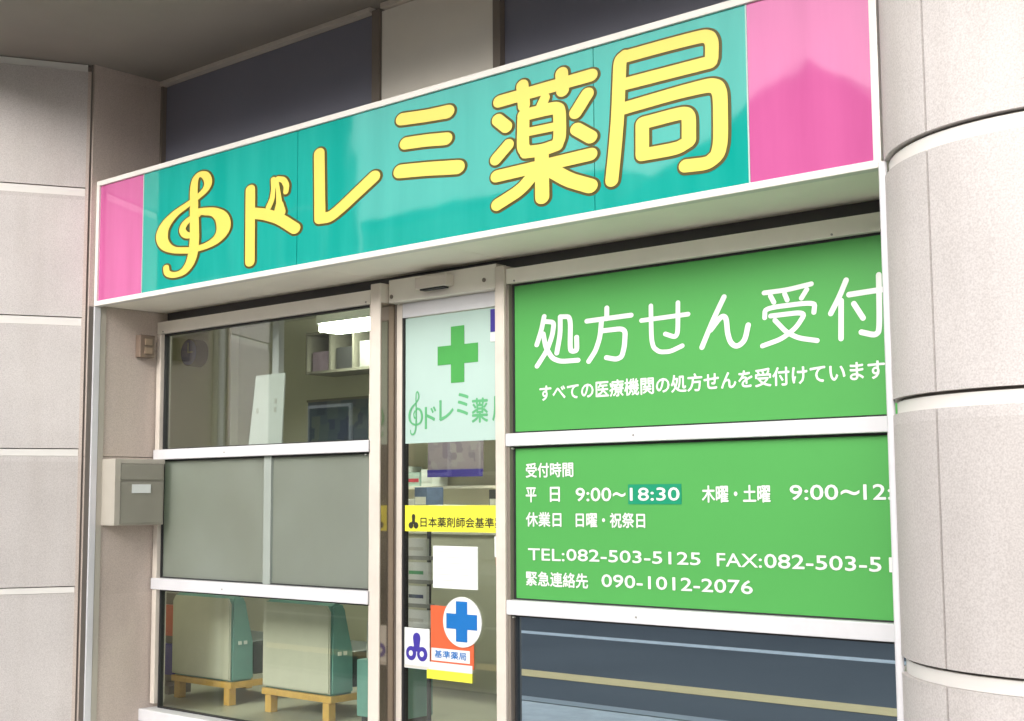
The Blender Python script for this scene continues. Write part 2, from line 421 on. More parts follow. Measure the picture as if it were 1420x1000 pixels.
M['letterbox_side'] = paint('pale_steel', (0.44, 0.41, 0.355), 0.38, 0.04)
M['rust'] = paint('brown_fitting', (0.21, 0.155, 0.12), 0.55, 0.12, 20)
M['rust_light'] = paint('tan_button', (0.30, 0.22, 0.16), 0.5, 0.1, 20)
M['cream'] = paint('cream_vinyl', (0.56, 0.545, 0.45), 0.55, 0.05, 7.0, bump=0.06, bscale=40)
M['teal_vinyl'] = paint('teal_vinyl', (0.17, 0.36, 0.325), 0.45, 0.08, 8.0, bump=0.06, bscale=60)
M['dark_vinyl'] = paint('dark_vinyl', (0.05, 0.065, 0.06), 0.5, 0.1)
M['wood'] = paint('varnished_beech', (0.66, 0.39, 0.10), 0.4, 0.14, 14.0)
M['floor'] = paint('vinyl_floor', (0.34, 0.33, 0.26), 0.35, 0.06, 3.0)
M['wall_in'] = paint('interior_wall', (0.62, 0.605, 0.49), 0.8, 0.05, 1.5)
M['ceil_in'] = paint('ceiling_board', (0.66, 0.66, 0.58), 0.85, 0.04, 2.0)
M['tube'] = lamp_mat('lit_diffuser', (0.97, 1.0, 0.86), 17.0)
M['grey'] = paint('mid_grey', (0.30, 0.30, 0.28), 0.5, 0.08)
M['charcoal'] = paint('charcoal', (0.05, 0.05, 0.05), 0.5)
M['slate_blue'] = paint('slate_blue_print', (0.10, 0.14, 0.24), 0.5, 0.2, 14)
M['clock_blue'] = paint('clock_blue', (0.03, 0.06, 0.27), 0.4)
M['mauve'] = paint('mauve_print', (0.24, 0.18, 0.23), 0.5, 0.2, 14)
M['red'] = paint('red_plastic', (0.50, 0.05, 0.08), 0.4)
M['asphalt'] = asphalt('asphalt')
M['paving'] = paint('concrete_paving', (0.66, 0.64, 0.61), 0.8, 0.12, 9.0, bump=0.08)
M['kerb'] = paint('kerb_stone', (0.40, 0.40, 0.39), 0.8, 0.08, 9)
M['line_white'] = paint('road_white', (0.80, 0.80, 0.78), 0.7, 0.18, 14)
M['line_yellow'] = paint('road_yellow', (0.95, 0.68, 0.30), 0.7, 0.06, 14)
M['house_wall'] = paint('rendered_wall', (0.30, 0.29, 0.27), 0.85, 0.08, 0.8)
M['house_wall_b'] = paint('brown_render', (0.11, 0.095, 0.085), 0.85, 0.08, 0.8)
M['roof'] = paint('dark_roof', (0.06, 0.062, 0.068), 0.6, 0.15, 3.0)
M['house_glass'] = paint('house_window', (0.04, 0.05, 0.06), 0.08, 0.1)

# ---------------------------------------------------------------- mesh helpers
ORG = {}

def empty(name, loc, label, cat, group=None, kind=None):
    o = bpy.data.objects.new(name, None)
    COL.objects.link(o)
    o.location = loc
    o.empty_display_size = 0.2
    ORG[o.name] = Vector(loc)
    o['label'] = label
    o['category'] = cat
    if group: o['group'] = group
    if kind: o['kind'] = kind
    return o

def tag(o, label, cat, group=None, kind=None):
    o['label'] = label
    o['category'] = cat
    if group: o['group'] = group
    if kind: o['kind'] = kind
    return o

def link_mesh(name, bm, mats, parent=None, org=None, label=None, smooth=False):
    """bm is in world metres; the mesh is shifted so that its origin is its parent's (or org)"""
    bmesh.ops.recalc_face_normals(bm, faces=bm.faces[:])
    me = bpy.data.meshes.new(name)
    base = ORG[parent.name] if parent is not None else Vector(org or (0, 0, 0))
    bm.transform(Matrix.Translation(-base))
    bm.to_mesh(me)
    bm.free()
    if not isinstance(mats, (list, tuple)): mats = [mats]
    for mt in mats: me.materials.append(mt)
    if smooth:
        for p in me.polygons: p.use_smooth = True
    o = bpy.data.objects.new(name, me)
    COL.objects.link(o)
    if parent is not None:
        o.parent = parent
        ORG[o.name] = base
    else:
        o.location = base
        ORG[o.name] = base
    if label: o['label'] = label
    return o

def B(bm, x0, x1, y0, y1, z0, z1, bev=0.0, mi=0):
    x0, x1 = min(x0, x1), max(x0, x1); y0, y1 = min(y0, y1), max(y0, y1); z0, z1 = min(z0, z1), max(z0, z1)
    vs = [bm.verts.new(c) for c in ((x0, y0, z0), (x1, y0, z0), (x1, y1, z0), (x0, y1, z0), (x0, y0, z1), (x1, y0, z1), (x1, y1, z1), (x0, y1, z1))]
    fs = [bm.faces.new([vs[i] for i in f]) for f in ((0, 3, 2, 1), (4, 5, 6, 7), (0, 1, 5, 4), (1, 2, 6, 5), (2, 3, 7, 6), (3, 0, 4, 7))]
    for f in fs: f.material_index = mi
    if bev:
        es = set(e for f in fs for e in f.edges)
        r = bmesh.ops.bevel(bm, geom=list(es), offset=bev, segments=2, affect='EDGES', profile=0.6)
        for f in r['faces']: f.material_index = mi
    return vs

def boxes(name, lst, mat, parent=None, bev=0.0, **k):
    bm = bmesh.new()
    for b in lst: B(bm, *b, bev=bev)
    return link_mesh(name, bm, mat, parent, **k)

def prism(bm, poly, z0, z1, mi=0):
    """vertical prism over an xy polygon"""
    a = [bm.verts.new((x, y, z0)) for x, y in poly]
    b = [bm.verts.new((x, y, z1)) for x, y in poly]
    n = len(poly)
    fs = [bm.faces.new(a[::-1]), bm.faces.new(b)]
    for i in range(n):
        fs.append(bm.faces.new((a[i], a[(i + 1) % n], b[(i + 1) % n], b[i])))
    for f in fs: f.material_index = mi

def profile_x(bm, poly, x0, x1, mi=0):
    """prism along x over a yz polygon"""
    a = [bm.verts.new((x0, y, z)) for y, z in poly]
    b = [bm.verts.new((x1, y, z)) for y, z in poly]
    n = len(poly)
    fs = [bm.faces.new(a), bm.faces.new(b[::-1])]
    for i in range(n):
        fs.append(bm.faces.new((a[i], b[i], b[(i + 1) % n], a[(i + 1) % n])))
    for f in fs: f.material_index = mi

def face_prism(bm, poly, y0, y1, mi=0):
    """prism along y over an xz outline"""
    a = [bm.verts.new((x, y0, z)) for x, z in poly]
    b = [bm.verts.new((x, y1, z)) for x, z in poly]
    n = len(poly)
    fs = [bm.faces.new(a), bm.faces.new(b[::-1])]
    for i in range(n):
        fs.append(bm.faces.new((a[i], b[i], b[(i + 1) % n], a[(i + 1) % n])))
    for f in fs: f.material_index = mi

def disc(cx, cz, rx, rz=None, n=40):
    rz = rz or rx
    return [(cx + rx * math.cos(2 * math.pi * i / n), cz + rz * math.sin(2 * math.pi * i / n)) for i in range(n)]

def tube(bm, p0, p1, r, n=12, mi=0):
    p0, p1 = Vector(p0), Vector(p1)
    d = (p1 - p0).normalized()
    u = d.orthogonal().normalized(); v = d.cross(u)
    a = []; b = []
    for i in range(n):
        t = 2 * math.pi * i / n
        o = u * math.cos(t) * r + v * math.sin(t) * r
        a.append(bm.verts.new(p0 + o)); b.append(bm.verts.new(p1 + o))
    fs = [bm.faces.new(a), bm.faces.new(b[::-1])]
    for i in range(n):
        fs.append(bm.faces.new((a[i], b[i], b[(i + 1) % n], a[(i + 1) % n])))
    for f in fs: f.material_index = mi

def smooth_chain(pts, step=6):
    if len(pts) < 3: return list(pts)
    out = []
    P = [Vector(p) for p in pts]
    for i in range(len(P) - 1):
        p0 = P[i - 1] if i else P[0] * 2 - P[1]
        p1, p2 = P[i], P[i + 1]
        p3 = P[i + 2] if i + 2 < len(P) else P[-1] * 2 - P[-2]
        for s in range(step):
            t = s / step
            out.append(0.5 * ((2 * p1) + (p2 - p0) * t + (2 * p0 - 5 * p1 + 4 * p2 - p3) * t * t + (3 * p1 - p0 - 3 * p2 + p3) * t ** 3))
    out.append(P[-1])
    return [tuple(v) for v in out]

def corner_chain(pts):
    """rounds only the inner corners of a polyline"""
    if len(pts) < 3: return list(pts)
    P = [Vector(p) for p in pts]
    out = [tuple(P[0])]
    for i in range(1, len(P) - 1):
        a, b, c = P[i - 1], P[i], P[i + 1]
        k = 0.34
        q0, q1 = b.lerp(a, k), b.lerp(c, k)
        for s in range(7):
            t = s / 6
            out.append(tuple(q0.lerp(b, t).lerp(b.lerp(q1, t), t)))
    out.append(tuple(P[-1]))
    return out

def stroke(bm, pts, ax, y, grow=0.0, mi=0):
    """a brush stroke with round ends on the plane y; pts are (x, z, radius); ax is the glyph's width-to-height stretch"""
    Q = [(p[0] / ax, p[1], p[2] + grow) for p in pts]
    n = len(Q)
    L, Rr = [], []
    dirs = []
    for i in range(n):
        a = Q[max(0, i - 1)]; b = Q[min(n - 1, i + 1)]
        d = Vector((b[0] - a[0], b[1] - a[1]))
        d = d.normalized() if d.length > 1e-9 else Vector((1, 0))
        dirs.append(d)
        L.append((Q[i][0] - d.y * Q[i][2], Q[i][1] + d.x * Q[i][2]))
        Rr.append((Q[i][0] + d.y * Q[i][2], Q[i][1] - d.x * Q[i][2]))
    def V(p, k):
        return bm.verts.new((p[0] * ax, y - 0.00003 * k, p[1]))
    lv = [V(p, i) for i, p in enumerate(L)]
    rv = [V(p, i) for i, p in enumerate(Rr)]
    fs = []
    for i in range(n - 1):
        fs.append(bm.faces.new((lv[i], rv[i], rv[i + 1], lv[i + 1])))
    for end, s in ((0, -1), (n - 1, 1)):
        d = dirs[end] * s
        nr = Vector((-d.y, d.x))
        cx, cz, r = Q[end]
        arc = [V((cx + r * (nr.x * math.cos(t) + d.x * math.sin(t)), cz + r * (nr.y * math.cos(t) + d.y * math.sin(t))), end) for t in [math.pi * k / 10 for k in range(11)]]
        fs.append(bm.faces.new(arc))
    for f in fs: f.material_index = mi

def glyph(bm, entry, y, mi=0, grow=0.0, rounder=smooth_chain, xf=None, lift=0.00025):
    ax, chains = entry
    for k, ch in enumerate(chains):
        pts = ch
        if xf: pts = [xf(p) for p in pts]
        stroke(bm, rounder(pts), ax, y - lift * k, grow, mi)

def text_into(bm, s, x0, x1, z0, z1, y, mi=0, bold=0.0):
    """lettering fitted to a rectangle on the plane y; bold (in letter heights) thickens it with shifted layers 0.05 mm apart"""
    cu = bpy.data.curves.new('lettering', 'FONT')
    cu.body = s
    cu.resolution_u = 3
    ob = bpy.data.objects.new('lettering', cu)
    COL.objects.link(ob)
    bpy.context.view_layer.update()
    me = bpy.data.meshes.new_from_object(ob.evaluated_get(bpy.context.evaluated_depsgraph_get()))
    xs = [v.co.x for v in me.vertices]; ys = [v.co.y for v in me.vertices]
    ax, bx, ay, by = min(xs), max(xs), min(ys), max(ys)
    e = bold * (z1 - z0)
    x0 += e; x1 -= e; z0 += e; z1 -= e
    shifts = [(0, 0)] if not bold else [(0, 0), (-e, 0), (e, 0), (0, e), (0, -e)]
    for k, (dx, dz) in enumerate(shifts):
        vs = [bm.verts.new((dx + x0 + (v.co.x - ax) / (bx - ax) * (x1 - x0), y - 0.00005 * k, dz + z0 + (v.co.y - ay) / (by - ay) * (z1 - z0))) for v in me.vertices]
        for p in me.polygons:
            try:
                f = bm.faces.new([vs[i] for i in p.vertices]); f.material_index = mi
            except ValueError:
                pass
    bpy.data.objects.remove(ob); bpy.data.curves.remove(cu); bpy.data.meshes.remove(me)

def flat_mesh(name, bm, mats, parent, **k):
    """like link_mesh but turns every face towards the street (-y)"""
    bm.normal_update()
    for f in bm.faces:
        if f.normal.y > 0: f.normal_flip()
    if not isinstance(mats, (list, tuple)): mats = [mats]
    me = bpy.data.meshes.new(name)
    base = ORG[parent.name]
    bm.transform(Matrix.Translation(-base)); bm.to_mesh(me); bm.free()
    for mt in mats: me.materials.append(mt)
    o = bpy.data.objects.new(name, me)
    COL.objects.link(o); o.parent = parent; ORG[o.name] = base
    return o

# ================================================================ SETTING
def ground(name, x0, x1, y0, y1, z, mat, cuts=1):
    bm = bmesh.new()
    vs = [bm.verts.new(c) for c in ((x0, y0, z), (x1, y0, z), (x1, y1, z), (x0, y1, z))]
    bm.faces.new(vs)
    o = link_mesh(name, bm, mat)
    o['kind'] = 'structure'
    return o

ground('ground', -250, 250, -250, 250, -0.215, M['paving'])
ground('road', -120, 120, -11.2, -2.0, -0.20, M['asphalt'])
def slab(name, x0, x1, y0, y1, z0, z1, mat):
    o = boxes(name, [(x0, x1, y0, y1, z0, z1)], mat)
    o['kind'] = 'structure'
    return o
slab('sidewalk', -120, 120, -1.87, 0.0, -0.21, -0.05, M['paving'])
slab('kerb', -120, 120, -2.0, -1.87, -0.21, -0.045, M['kerb'])
slab('sidewalk', -120, 120, -14.0, -11.35, -0.21, -0.05, M['paving'])
slab('kerb', -120, 120, -11.35, -11.2, -0.21, -0.045, M['kerb'])
ground('road_marking', -120, 120, -3.88, -3.58, -0.196, M['line_yellow'])
ground('road_marking', -120, 120, -6.24, -6.03, -0.196, M['line_white'])

# ================================================================ THE SHOP BUILDING
bld = empty('shop_building', (-4.2, 0.0, -0.05), 'stone clad shop building with recessed aluminium shopfront and a round column at its corner', 'building')

# --- angled stone wall at the left
BANDS = [(-0.03, 0.0), (0.692, 0.730), (1.427, 1.470), (2.141, 2.190), (2.866, 2.915)]
TOPZ = 3.62
C0 = Vector((-6.577, -0.433)); DW = Vector((-math.cos(R(62)), -math.sin(R(62)))); NW = Vector((-DW.y, DW.x)) * -1
if NW.y > 0: NW = -NW
def wall_poly(s0, s1, out, depth):
    a = C0 + DW * s0 + NW * out; b = C0 + DW * s1 + NW * out
    c = C0 + DW * s1 - NW * depth; d = C0 + DW * s0 - NW * depth
    return [tuple(a), tuple(b), tuple(c), tuple(d)]
bm = bmesh.new()
edges = [0.0 if False else -0.05] + [v for b in BANDS[1:] for v in b] + [TOPZ - 0.045]
for i in range(0, len(edges), 2):
    for s0, s1 in ((0.016, 0.62),):
        prism(bm, wall_poly(s0, s1, 0.0, 0.30), edges[i], edges[i + 1])
wall = link_mesh('stone_wall', bm, M['stone'], bld, label='angled wall of pale granite courses at the left')
for z0, z1 in BANDS[1:] + [(TOPZ - 0.045, TOPZ)]:
    bm = bmesh.new(); prism(bm, wall_poly(0.034, 0.615, -0.006, 0.28), z0 + 0.0015, z1 - 0.005)
    link_mesh('band', bm, M['band'], wall)
bm = bmesh.new(); prism(bm, wall_poly(0.003, 0.015, -0.012, 0.25), -0.05, TOPZ)
link_mesh('corner_joint', bm, M['groove'], wall)
bm = bmesh.new(); prism(bm, wall_poly(0.0155, 0.033, 0.0015, 0.02), -0.05, TOPZ - 0.046)
link_mesh('edge_strip', bm, M['stone_side'], wall)

boxes('side_bay', [(-14, -6.96, -0.30, -0.002, -0.05, TOPZ)], M['stone'], bld)

# --- return wall beside the window
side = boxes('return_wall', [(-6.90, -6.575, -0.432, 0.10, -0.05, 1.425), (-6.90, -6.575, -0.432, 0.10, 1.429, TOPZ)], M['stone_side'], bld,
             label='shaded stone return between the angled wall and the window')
boxes('shadow_gap', [(-6.5748, -6.571, -0.431, -0.404, -0.05, 2.252)], M['groove'], side)  # flat dark strip; the shade of the corner gap is its colour
boxes('corner_trim', [(-6.5748, -6.562, -0.403, -0.364, -0.05, 2.252)], M['alu_white'], side, bev=0.003)
boxes('corner_trim', [(-6.5748, -6.566, -0.362, -0.326, -0.05, 2.252)], M['letterbox_side'], side, bev=0.003)

# --- soffit and storey above
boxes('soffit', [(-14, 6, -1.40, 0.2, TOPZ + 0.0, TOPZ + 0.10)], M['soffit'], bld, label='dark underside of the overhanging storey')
sf = boxes('soffit_trim', [(-6.57, -4.772, -0.012, 0.028, 3.592, 3.618), (-4.695, -1.9, -0.012, 0.028, 3.592, 3.618)], M['alu'], bld)
boxes('upper_storey', [(-14, 6, -1.40, 8, TOPZ + 0.102, 9.5)], M['beige'], bld)
boxes('fascia_edge', [(-14, 6, -1.45, -1.402, TOPZ - 0.06, TOPZ + 0.5)], M['stone'], bld)

# --- dark panels and the beige panel above the sign
for x0, x1 in ((-6.555, -4.770), (-3.915, -1.60)):
    p_ = boxes('dark_panel', [(x0, x1, 0.03, 0.06, 2.27, 3.590)], M['dark_panel'], bld)
boxes('panel_frame', [(-6.574, -6.556, 0.0, 0.06, 2.3, 3.59)], M['brown_alu'], bld)
boxes('beige_panel', [(-4.712, -3.965, 0.012, 0.06, 2.27, 3.588)], M['beige'], bld, bev=0.006)
boxes('panel_frame', [(-4.768, -4.715, 0.0, 0.06, 2.27, 3.60)], M['brown_alu'], bld)
boxes('panel_frame', [(-3.962, -3.918, 0.0, 0.06, 2.27, 3.60)], M['brown_alu'], bld)

# --- round column
CX, CY, CR = -1.27, -0.43, 0.555
J0 = -117.2
bm = bmesh.new()
def arc_block(bm, a0, a1, r0, r1, z0, z1, n=20):
    ring = []
    for i in range(n + 1):
        t = R(a0 + (a1 - a0) * i / n)
        c, s = math.cos(t), math.sin(t)
        ring.append([bm.verts.new((CX + r * c, CY + r * s, z)) for r, z in ((r0, z0), (r1, z0), (r1, z1), (r0, z1))])
    fs = []
    for i in range(n):
        A, Bq = ring[i], ring[i + 1]
        for k in range(4):
            f = bm.faces.new((A[k], Bq[k], Bq[(k + 1) % 4], A[(k + 1) % 4]))
            f.smooth = (k == 1)
    bm.faces.new(ring[0]); bm.faces.new(ring[-1][::-1])
    bm.edges.ensure_lookup_table()
    for e in bm.edges:
        if len(e.link_faces) == 2 and e.link_faces[0].smooth != e.link_faces[1].smooth: e.smooth = False
ce = [-0.05] + [v for b in [(0.687, 0.735), (1.428, 1.474), (2.142, 2.194), (2.868, 2.917)] for v in b] + [TOPZ]
half = math.degrees(0.0045 / CR)
for i in range(0, len(ce), 2):
    for k in range(6):
        a0 = J0 + 60 * k
        arc_block(bm, a0 + half, a0 + 60 - half, CR - 0.03, CR, ce[i], ce[i + 1], 24)
colm = link_mesh('round_column', bm, M['stone'], bld, label='pale granite round column with recessed white bands')
for z0, z1 in [(ce[i], ce[i + 1]) for i in range(1, len(ce) - 1, 2)]:
    bm = bmesh.new()
    arc_block(bm, 0, 359.99, CR - 0.05, CR - 0.014, z0 + 0.001, z1 - 0.009, 96)
    link_mesh('band', bm, M['band'], colm)
bm = bmesh.new(); arc_block(bm, 0, 359.99, CR - 0.10, CR - 0.026, -0.05, TOPZ - 0.001, 72)
link_mesh('joint_and_shade_core', bm, M['groove'], colm)  # dark core: upright joints, plus the painted shade line above each band
bm = bmesh.new(); tube(bm, (-1.762, -0.697, -0.05), (-1.762, -0.697, 2.19), 0.0125, 14)
link_mesh('edge_trim', bm, M['alu_white'], colm, label='thin white vertical trim on the edge of the column')
for p in colm.children:
    pass

# --- shopfront heads, posts
boxes('post', [(-4.712, -4.645, -0.052, 0.044, -0.03, 2.215)], M['alu'], bld, bev=0.004)
boxes('jamb_plate', [(-4.6445, -4.6415, -0.046, 0.044, -0.03, 2.120)], M['polished'], bld, label='polished brown door jamb that mirrors the notices')
boxes('post', [(-3.947, -3.892, -0.012, 0.075, -0.03, 2.215)], M['alu'], bld, bev=0.004)
boxes('head_recess', [(-6.57, -1.62, 0.075, 0.10, 2.205, 2.30)], M['recess'], bld, label='black recess above the window heads')  # dark strip with the shade of the void put into its colour
boxes('door_header', [(-4.640, -3.949, 0.0, 0.07, 2.122, 2.232)], M['beige'], bld, bev=0.003)
for x, z in ((-4.62, 2.150), (-4.02, 2.165)):
    bm = bmesh.new()
    tube(bm, (x, -0.004, z), (x, 0.01, z), 0.010)
    link_mesh('header_screw', bm, M['brown_alu'], bld)

def window_unit(name, x0, x1, label, panes, jm='alu', jw=0.040):
    """frame with head, jambs, two transoms and sill; each pane a sub-part"""
    fr = boxes(name, [(x0, x1, 0.0, 0.07, 2.132, 2.200)], M['head'], bld, bev=0.003, label=label)
    boxes('jamb', [(x0, x0 + jw, 0.0, 0.07, 0.06, 2.130)], M[jm], fr, bev=0.003)
    boxes('jamb', [(x1 - 0.012, x1, 0.006, 0.07, 0.06, 2.130)], M['alu'], fr)
    for z0, z1 in ((1.414, 1.470), (0.689, 0.752)):
        boxes('transom', [(x0, x1, -0.010, 0.071, z0, z1)], M['alu_white'], fr, bev=0.004)  # sky brightness on the transoms is put into this paler aluminium
    boxes('sill', [(x0 - 0.02, x1, -0.06, 0.075, -0.03, 0.036)], M['alu_white'], fr, bev=0.005)
    for (z0, z1, mt, lab) in panes:
        xa = x0 + jw + 0.001; xb = x1 - 0.013
        g = 0.009
        bm = bmesh.new()
        B(bm, xa, xa + g, 0.024, 0.055, z0, z1); B(bm, xb - g, xb, 0.024, 0.055, z0, z1)
        B(bm, xa + g, xb - g, 0.024, 0.055, z1 - g, z1); B(bm, xa + g, xb - g, 0.024, 0.055, z0, z0 + g * 0.6)
        link_mesh('gasket', bm, M['gasket'], fr)
        boxes('pane', [(xa + g, xb - g, 0.036, 0.042, z0 + g * 0.6, z1 - g)], mt, fr, label=lab)
    return fr

lw = window_unit('waiting_room_window', -6.560, -4.768, 'left shop window with a clear pane above and below a frosted pane',
    [(1.471, 2.131, M['glass_hazy'], 'upper pane with street reflections'), (0.753, 1.413, M['frosted'], 'milky frosted pane'), (0.037, 0.688, M['glass'], 'clear lower pane')])
rw = window_unit('display_window', -3.890, -1.66, 'right shop window with two green printed panes above a dark mirroring pane',
    [(1.471, 2.131, M['glass'], 'upper pane behind the green print'), (0.753, 1.413, M['glass'], 'middle pane behind the green print'), (0.037, 0.688, M['mirror'], 'dark pane that mirrors the street')], 'brown_alu', 0.016)
boxes('mullion', [(-5.665, -5.612, 0.120, 0.155, 1.40, 2.20)], M['alu_white'], lw)
boxes('mullion', [(-5.598, -5.540, 0.020, 0.0355, 0.753, 1.413)], M['dull'], lw)

# --- sliding door
dr = boxes('entrance_door', [(-4.632, -4.596, 0.045, 0.085, 0.02, 2.118)], M['alu'], bld, bev=0.003, label='glass sliding door with pale frame covered in notices')
boxes('top_rail', [(-4.594, -3.93, 0.047, 0.083, 2.050, 2.118)], M['alu_white'], dr)
boxes('glazing_bead', [(-4.595, -4.584, 0.048, 0.080, 0.12, 2.049)], M['gasket'], dr)
boxes('bottom_rail', [(-4.594, -3.93, 0.047, 0.083, 0.02, 0.11)], M['alu'], dr)
boxes('door_glass', [(-4.583, -3.93, 0.060, 0.066, 0.111, 2.049)], M['glass_door'], dr)
boxes('gap_filler', [(-4.70, -4.634, 0.0455, 0.12, 0.0, 2.12)], M['brown_alu'], bld)  # added filler, closes the slit where the ceiling lamp showed through
for x, z, y in ((-3.86, 1.404, 0.0), (-3.86, 0.678, 0.0), (-4.80, 2.142, -0.004), (-4.80, 1.400, -0.001), (-3.84, 2.142, -0.004), (-2.3, 2.142, -0.004), (-6.50, 2.142, -0.004), (-5.9, 0.715, -0.013), (-3.2, 0.715, -0.013), (-3.2, 1.44, -0.013), (-5.9, 1.44, -0.013)):
    bm = bmesh.new(); tube(bm, (x, y, z), (x, y + 0.012, z), 0.004, 10)
    link_mesh('frame_screw', bm, M['grey'], bld)

# --- interior shell
boxes('interior_wall', [(-10.8, -0.8, 2.55, 2.70, 0, 2.62), (-10.95, -10.8, 0.05, 2.70, 0, 2.62), (-0.8, -0.65, 0.2, 2.7, 0, 2.62),
                        (-10.8, -6.905, 0.0, 0.10, 0, 2.62), (-9.47, -9.15, 2.47, 2.548, 0, 2.62)], M['wall_in'], bld)
boxes('interior_ceiling', [(-10.95, -0.65, 0.08, 2.70, 2.622, 2.70)], M['ceil_in'], bld)
boxes('ceiling_edge', [(-6.57, -1.62, 0.101, 0.13, 2.20, 2.622)], M['ceil_in'], bld)
boxes('display_backing', [(-3.90, -1.66, 0.09, 0.12, 0.0, 2.20)], M['charcoal'], bld)
flo = boxes('floor', [(-10.95, -0.65, 0.001, 2.70, -0.10, 0.0)], M['floor']); flo['kind'] = 'structure'

# ================================================================ FASCIA SIGN
SX0, SX1, SZ0, SZ1, SY = -6.5735, -1.906, 2.253, 2.955, -0.392
sg = empty('fascia_sign', (-4.24, -0.2, 2.25), 'long teal and pink shop sign with yellow treble clef and large yellow Japanese lettering', 'shop sign')
bm = bmesh.new()
B(bm, SX0 + 0.004, SX1 - 0.004, SY + 0.03, -0.001, SZ0 + 0.05, SZ1 - 0.004)
link_mesh('housing', bm, M['sign_frame'], sg)
bm = bmesh.new()
for seg in ((SX0 + 0.006, -4.773), (-4.770, -3.944), (-3.941, SX1 - 0.03)):
    B(bm, seg[0], seg[1], SY + 0.035, 0.064, SZ0 + 0.006, SZ0 + 0.048)
link_mesh('underside', bm, M['sign_under'], sg)
bm = bmesh.new(); fw = 0.028
B(bm, SX0, SX1, SY - 0.012, SY + 0.034, SZ0, SZ0 + fw, 0.004); B(bm, SX0, SX1, SY - 0.012, SY + 0.034, SZ1 - fw, SZ1, 0.004)
B(bm, SX0, SX0 + fw, SY - 0.0115, SY + 0.034, SZ0 + fw - 0.003, SZ1 - fw + 0.003, 0.003); B(bm, SX1 - fw, SX1, SY - 0.0115, SY + 0.034, SZ0 + fw - 0.003, SZ1 - fw + 0.003, 0.003)
link_mesh('frame', bm, M['sign_frame'], sg)
PL, PR = -6.132, -2.4075        # where the pink ends meet the teal
zi0, zi1 = SZ0 + fw - 0.002, SZ1 - fw + 0.002
for x0, x1 in ((SX0 + fw - 0.002, PL), (PR + 0.007, SX1 - fw + 0.002)):
    boxes('pink_panel', [(x0, x1, SY, SY + 0.025, zi0, zi1)], M['pink'], sg)
for xs_ in (PL + 0.001, PR + 0.0005):
    boxes('seam_strip', [(xs_, xs_ + 0.0055, SY - 0.0008, SY + 0.02, zi0, zi1)], M['mint'], sg)
bm = bmesh.new()
for x0, x1 in ((PL + 0.0075, -4.8555), (-4.852, -3.0885), (-3.085, PR)):
    B(bm, x0, x1, SY, SY + 0.025, zi0, zi1)
link_mesh('teal_panel', bm, M['teal'], sg)
for nm, keys in (('treble_clef', ('clef',)), ('lettering', ('do', 're', 'mi', 'yaku', 'kyoku'))):
    bm = bmesh.new()
    for k in keys:
        rd = smooth_chain if k in ('clef',) else corner_chain
        glyph(bm, SIGN_GLYPHS[k], SY - 0.0015, 0, 0.0, rd, lift=0.0001)
        ax, chs = SIGN_GLYPHS[k]
        sh = [[(p[0] + 0.003, p[1] - 0.0025, p[2]) for p in c] for c in chs]
    for f in bm.faces: pass
    bm2 = bmesh.new()
    for k in keys:
        rd = smooth_chain if k in ('clef',) else corner_chain
        e = SIGN_GLYPHS[k]
        glyph(bm2, (e[0], [[(p[0] + 0.001, p[1] - 0.0012, p[2]) for p in c] for c in e[1]]), SY - 0.0004, 0, 0.0092, rd, lift=0.00002)
    # yellow in front of its dark edge
    for v in bm.verts: v.co.y -= 0.0012
    o = flat_mesh(nm, bm, M['yellow'], sg)
    flat_mesh('letter_edge', bm2, M['letter_edge'], o)

# ================================================================ GREEN WINDOW PRINTS
def board(name, x0, x1, z0, z1, y, mat, label, cat, th=0.003, group=None, parts_bev=0.0):
    o = empty(name, ((x0 + x1) / 2, y, z0), label, cat, group)
    boxes('sheet', [(x0, x1, y, y + th, z0, z1)], mat, o)
    return o

GY = 0.026
g1 = board('window_print', -3.862, -1.690, 1.478, 2.121, GY, M['green'], 'upper green window print with large white lettering about prescriptions', 'window sign')
bm = bmesh.new()
for k in ('sho', 'hou', 'se', 'n', 'uke', 'tsuke'):
    rd = corner_chain if k not in ('n',) else smooth_chain
    glyph(bm, WHITE_GLYPHS[k], GY - 0.001, 0, 0.0022, rd, lift=0.0001)
text_into(bm, 'すべての医療機関の処方せんを受付けています', -3.722, -2.122, 1.603, 1.675, GY - 0.0012, 0, 0.022)
flat_mesh('lettering', bm, M['white'], g1)

